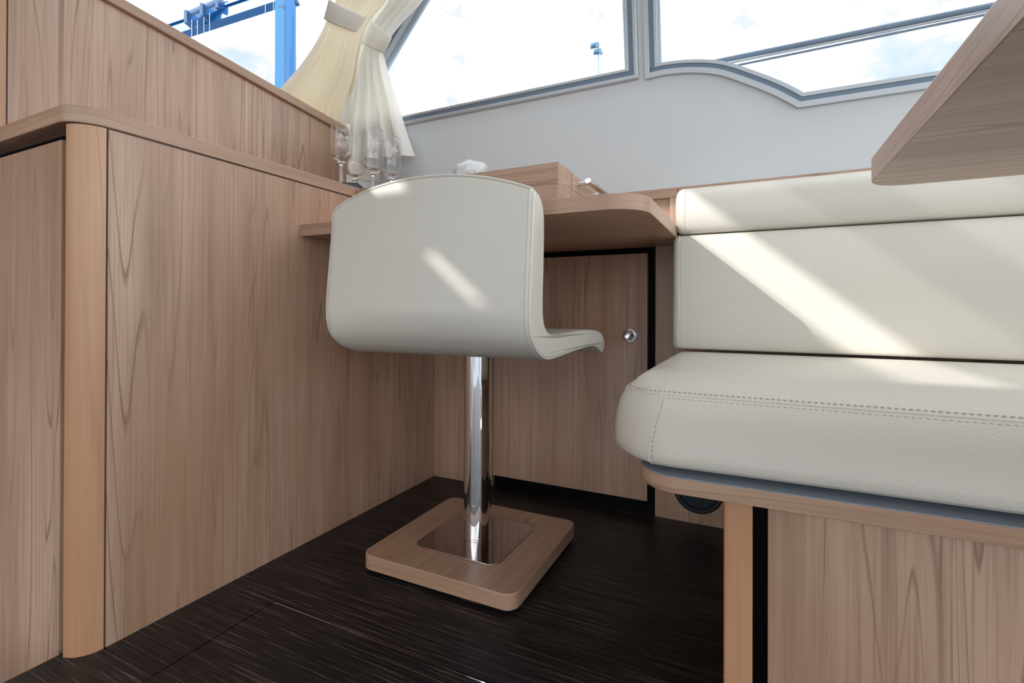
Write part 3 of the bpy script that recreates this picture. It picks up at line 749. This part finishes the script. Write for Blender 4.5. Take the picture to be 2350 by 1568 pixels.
# ================================================================ GLASSES, TRAY, FLEECE
def txt(s, size):
    cu = bpy.data.curves.new('t', 'FONT'); cu.body = s; cu.size = size; cu.align_x = 'CENTER'; cu.align_y = 'CENTER'; cu.space_character = 1.3; cu.offset = size*.02
    o_ = bpy.data.objects.new('t', cu); COL.objects.link(o_); dg = bpy.context.evaluated_depsgraph_get()
    me = bpy.data.meshes.new_from_object(o_.evaluated_get(dg)); bpy.data.objects.remove(o_); bpy.data.curves.remove(cu); return me
def wine_glass(c, H, ang, label, sc=1.):
    t = thing('drinking_glass', c, label, 'glass', 'stemmed glasses on the galley worktop')
    R = .0335*sc
    bh = H*.595; zb = H-bh     # bowl base height
    po = [(0, .0), (.031*sc, 0), (.031*sc, .0012), (.018*sc, .0035), (.0062, .009), (.0048, .02), (.0046, zb-.022), (.0055, zb-.010), (.011, zb-.001), (.0195*sc, zb+.006), (.0265*sc, zb+.016), (R*.93, zb+.032), (R, zb+.055), (R*.985, zb+.085), (R*.93, zb+.115), (R*.90, H-.001), (R*.893, H)]
    pi = [(R*.875, H-.001), (R*.905, zb+.115), (R*.96, zb+.085), (R*.974, zb+.055), (R*.90, zb+.034), (.0240*sc, zb+.021), (.0160*sc, zb+.014), (.006, zb+.0115), (0, zb+.011)]
    def dens(Q, k=4):
        return cat([(a, b) for a, b in Q], k)
    outl = [(max(0, a), b) for a, b in dens(po[5:])]
    low_ = po[:5]; prof_ = low_+[(max(0, a), b) for a, b in dens(po[5:])]+[(max(0, a), b) for a, b in dens(pi)]
    prof_[-1] = (0, prof_[-1][1])
    bm = bmesh.new(); lathe(bm, prof_, c, 48); obj('bowl_and_stem', bm, M_dg, t, smooth=True, ang=60)
    # printed mark, wrapped round the bowl
    bm = bmesh.new()
    def wrap(me, dz):
        b2 = bmesh.new(); b2.from_mesh(me); bmesh.ops.subdivide_edges(b2, edges=b2.edges[:], cuts=0)
        for v in b2.verts:
            a = ang+v.co.x/R; z = H-.050+v.co.y+dz
            rr = next((a1[0]+(a2[0]-a1[0])*(z-a1[1])/max(1e-6, a2[1]-a1[1]) for a1, a2 in zip(outl, outl[1:]) if a1[1] <= z <= a2[1]), R)+.0003
            v.co = Vector((c[0]+rr*math.cos(a), c[1]+rr*math.sin(a), c[2]+z))
        m2 = bpy.data.meshes.new('w'); b2.to_mesh(m2); bm.from_mesh(m2); bpy.data.meshes.remove(m2); b2.free()
    me = txt('LINSSEN', .0068); wrap(me, 0); bpy.data.meshes.remove(me)
    me = txt('YACHTS', .0030); wrap(me, -.0062); bpy.data.meshes.remove(me)
    def marks():
        b2 = bmesh.new()
        for (x, y, r) in ((0, .0098, .0016), (-.0028, .0075, .0016), (.0028, .0075, .0016), (-.0055, .0055, .0014), (.0055, .0055, .0014), (0, .0055, .0016), (-.0078, .0042, .0010), (.0078, .0042, .0010)):
            vs_ = [b2.verts.new((x+r*ca, y+r*sa*.9, 0)) for ca, sa in ((1, 0), (0, 1), (-1, 0), (0, -1))]; b2.faces.new(vs_)
        m3 = bpy.data.meshes.new('m'); b2.to_mesh(m3); b2.free(); return m3
    me = marks(); wrap(me, 0); bpy.data.meshes.remove(me)
    obj('printed_logo', bm, M_print, t); t.children[-1]['label'] = 'white printed logo on the bowl'
    return t
def toward(c): return math.atan2(-c[1], -c[0])
WT = .9476
TRZ = .985
g1 = (-1.176, 1.168, TRZ); g2 = (-1.226, 1.28, WT); g3 = (-1.116, 1.247, WT); g4 = (-1.098, 1.316, WT)
wine_glass(g1, .199, toward(g1)-.05, 'left most stemmed glass, standing on the black tray')
wine_glass(g2, .235, toward(g2)+.9, 'stemmed glass at the back, half hidden between the left most and middle glasses')
wine_glass(g3, .235, toward(g3)+.15, 'stemmed glass in the middle front, right of the black tray')
wine_glass(g4, .228, toward(g4)+.25, 'right most stemmed glass nearest the curtain hem')
tr = thing('serving_tray', (-1.17, 1.16, WT), 'flat black tray under the left most glass on the worktop', 'tray')
ca, sa = math.cos(YAW), math.sin(YAW)
def trf(a, b, h): return (-1.0815-.0+a*ca-b*sa, 1.1400+a*sa+b*ca, h)
bm = bmesh.new(); prism(bm, rrect(-.145, 0, 0, .075, .016, 6, (.3, .1, 1, 1)), WT, TRZ-.0004, trf); obj('body', bm, M_navy, tr, smooth=True, ang=30, bevel=.0015)

c = Vector((-.686, 1.150, .9416))
bm = bmesh.new(); bmesh.ops.create_icosphere(bm, subdivisions=5, radius=1)
for v in bm.verts:
    d_ = v.co.normalized(); k = 1+.22*noise.noise(d_*2.2+Vector((3, 1, 2)))+.10*noise.noise(d_*6)+.05*noise.noise(d_*16)
    v.co = Vector((d_.x*.047*k, d_.y*.045*k, max(0, .023+d_.z*.030*k)))+c
rnd = random.Random(3)
for f in list(bm.faces):
    if f.calc_center_median().z < c.z+.006: continue
    for _ in range(3):
        p = f.calc_center_median(); n_ = (f.normal+Vector((rnd.uniform(-.6, .6), rnd.uniform(-.6, .6), rnd.uniform(-.5, .3)))).normalized()
        u, v_ = frame_of(n_); l_ = rnd.uniform(.003, .009); w_ = .0004
        a_, b_, c_ = bm.verts.new(p+u*w_), bm.verts.new(p-u*w_), bm.verts.new(p+n_*l_); bm.faces.new((a_, b_, c_))
o = obj('fleece_cloth', bm, M_fluff, None, origin=c); tag(o, 'fluffy white fleece lying on the drawer box behind the stool', 'cloth')

# ================================================================ OUTSIDE
def beam(bm, a, b, wd, ht, up=Vector((0, 0, 1))):
    a, b = Vector(a), Vector(b); d_ = (b-a).normalized(); s_ = d_.cross(up).normalized(); u_ = s_.cross(d_).normalized()
    V = []
    for p in (a, b):
        V.append([bm.verts.new(p+s_*i*wd/2+u_*j*ht/2) for i, j in ((-1, -1), (1, -1), (1, 1), (-1, 1))])
    bm.faces.new(V[0][::-1]); bm.faces.new(V[1])
    for k in range(4): bm.faces.new((V[0][k], V[0][(k+1) % 4], V[1][(k+1) % 4], V[1][k]))
    return bm
K = 14.
ppm = FPX/K
cn = thing('harbour_crane', P_(660, 700, t=K), 'blue steel gantry crane standing outside beyond the windscreen', 'crane')
Fh = Vector((Fv.x, Fv.y, 0)).normalized(); Rh = Vector((Rv.x, Rv.y, 0)).normalized()
top = P_(658, -150, t=K); bot = P_(658, 760, t=K)
def cb(name, a, b, wd, ht, mat, up=Fh): bm = bmesh.new(); beam(bm, a, b, wd, ht, up); return obj(name, bm, mat, cn)
cb('leg', P_(648, -140, t=K), P_(648, 760, t=K), .26, .34, M_crane3)
cb('leg_stiffener', P_(667, -140, t=K-.15), P_(667, 760, t=K-.15), .27, .10, M_crane)
ga, gb = P_(380, 84, t=K+1.5), P_(640, -2, t=K)
bm = bmesh.new(); beam(bm, ga, gb, .3, .30); obj('girder', bm, M_crane, cn)
bm = bmesh.new(); beam(bm, ga+Vector((0, 0, .2)), gb+Vector((0, 0, .2)), .42, .05); obj('girder_flange', bm, M_crane, cn)
bm = bmesh.new(); beam(bm, P_(640, 18, t=K-.1), P_(685, 4, t=K-.1), .14, .14, Vector((0, 0, 1))); obj('cap_plate', bm, M_crane2, cn)
bm = bmesh.new(); tube(bm, [P_(432, 42, t=K+.6), P_(512, 8, t=K+.6)], .17, 18); obj('hoist_drum', bm, M_crane2, cn, smooth=True, ang=40)
bm = bmesh.new(); beam(bm, P_(436, 52, t=K+.6), P_(530, 14, t=K+.6), .28, .16); obj('hoist_frame', bm, M_crane, cn)
for q in (P_(434, 46, t=K+.5), P_(470, 30, t=K+.5), P_(505, 12, t=K+.5)):
    bm = bmesh.new(); beam(bm, q-Vector((0, 0, .17)), q+Vector((0, 0, .2)), .09, .34, Fh); obj('hoist_bracket', bm, M_crane2, cn)
for px, py0, py1 in ((440, 45, 90), (453, 45, 96), (468, 40, 105), (481, 30, 112), (609, 0, 185), (628, 0, 192), (604, 60, 185), (622, 80, 190)):
    bm = bmesh.new(); tube(bm, [P_(px, py0, t=K-.4), P_(px-1, 400, t=K-.4)], .008, 6); obj('cable', bm, M_cable, cn)
K2 = 40.
ml = thing('light_mast', P_(1374, 722, t=K2), 'slim floodlight mast seen far off through the left side window', 'street light')
bm = bmesh.new(); tube(bm, [P_(1372, 712, t=K2), P_(1373, 118, t=K2)], .07, 10); obj('pole', bm, M_mast, ml, smooth=True)
for (a, b_, w2) in (((1355, 106), (1374, 103), .0), ((1362, 120), (1379, 117), .0)):
    bm = bmesh.new()
    p0 = P_(a[0], a[1], t=K2); p1 = P_(b_[0], b_[1], t=K2)
    beam(bm, p0-Rh*.0, p1, .5, .26, Vector((0, 0, 1))); obj('floodlight', bm, M_lampd, ml, bevel=.03)
for q in ((1370, 103), (1378, 119)):
    bm = bmesh.new(); beam(bm, P_(q[0]-3, q[1]-5, t=K2-.3), P_(q[0]+3, q[1]+6, t=K2-.3), .18, .22); obj('bracket', bm, M_lampd, ml)
# railing outside the second window
YR = 1.60
rl = thing('deck_handrail', P_(1900, 120, y=YR), 'polished metal rails running outside behind the curved-sill window', 'railing')
def rail(nm, a, b, r, mat):
    A = P_(*a, y=YR); B = P_(*b, y=YR); d_ = (B-A).normalized(); bm = bmesh.new(); tube(bm, [A-d_*.12, A, B, B+d_*.6], r, 14); obj(nm, bm, mat, rl, smooth=True)
rail('top_rail', (1655, 139), (2245, 19), .0075, M_alud)
rail('middle_rail', (1672, 145), (2240, 30), .0035, M_alu)
rail('bottom_rail', (1692, 150), (2235, 39), .0035, M_alud)
bm = bmesh.new(); q = P_(2245, 19, y=YR); tube(bm, [(1.1, YR, q.z+.1), (1.1, YR, 0.3)], .01, 12); obj('stanchion', bm, M_alu, rl, smooth=True)
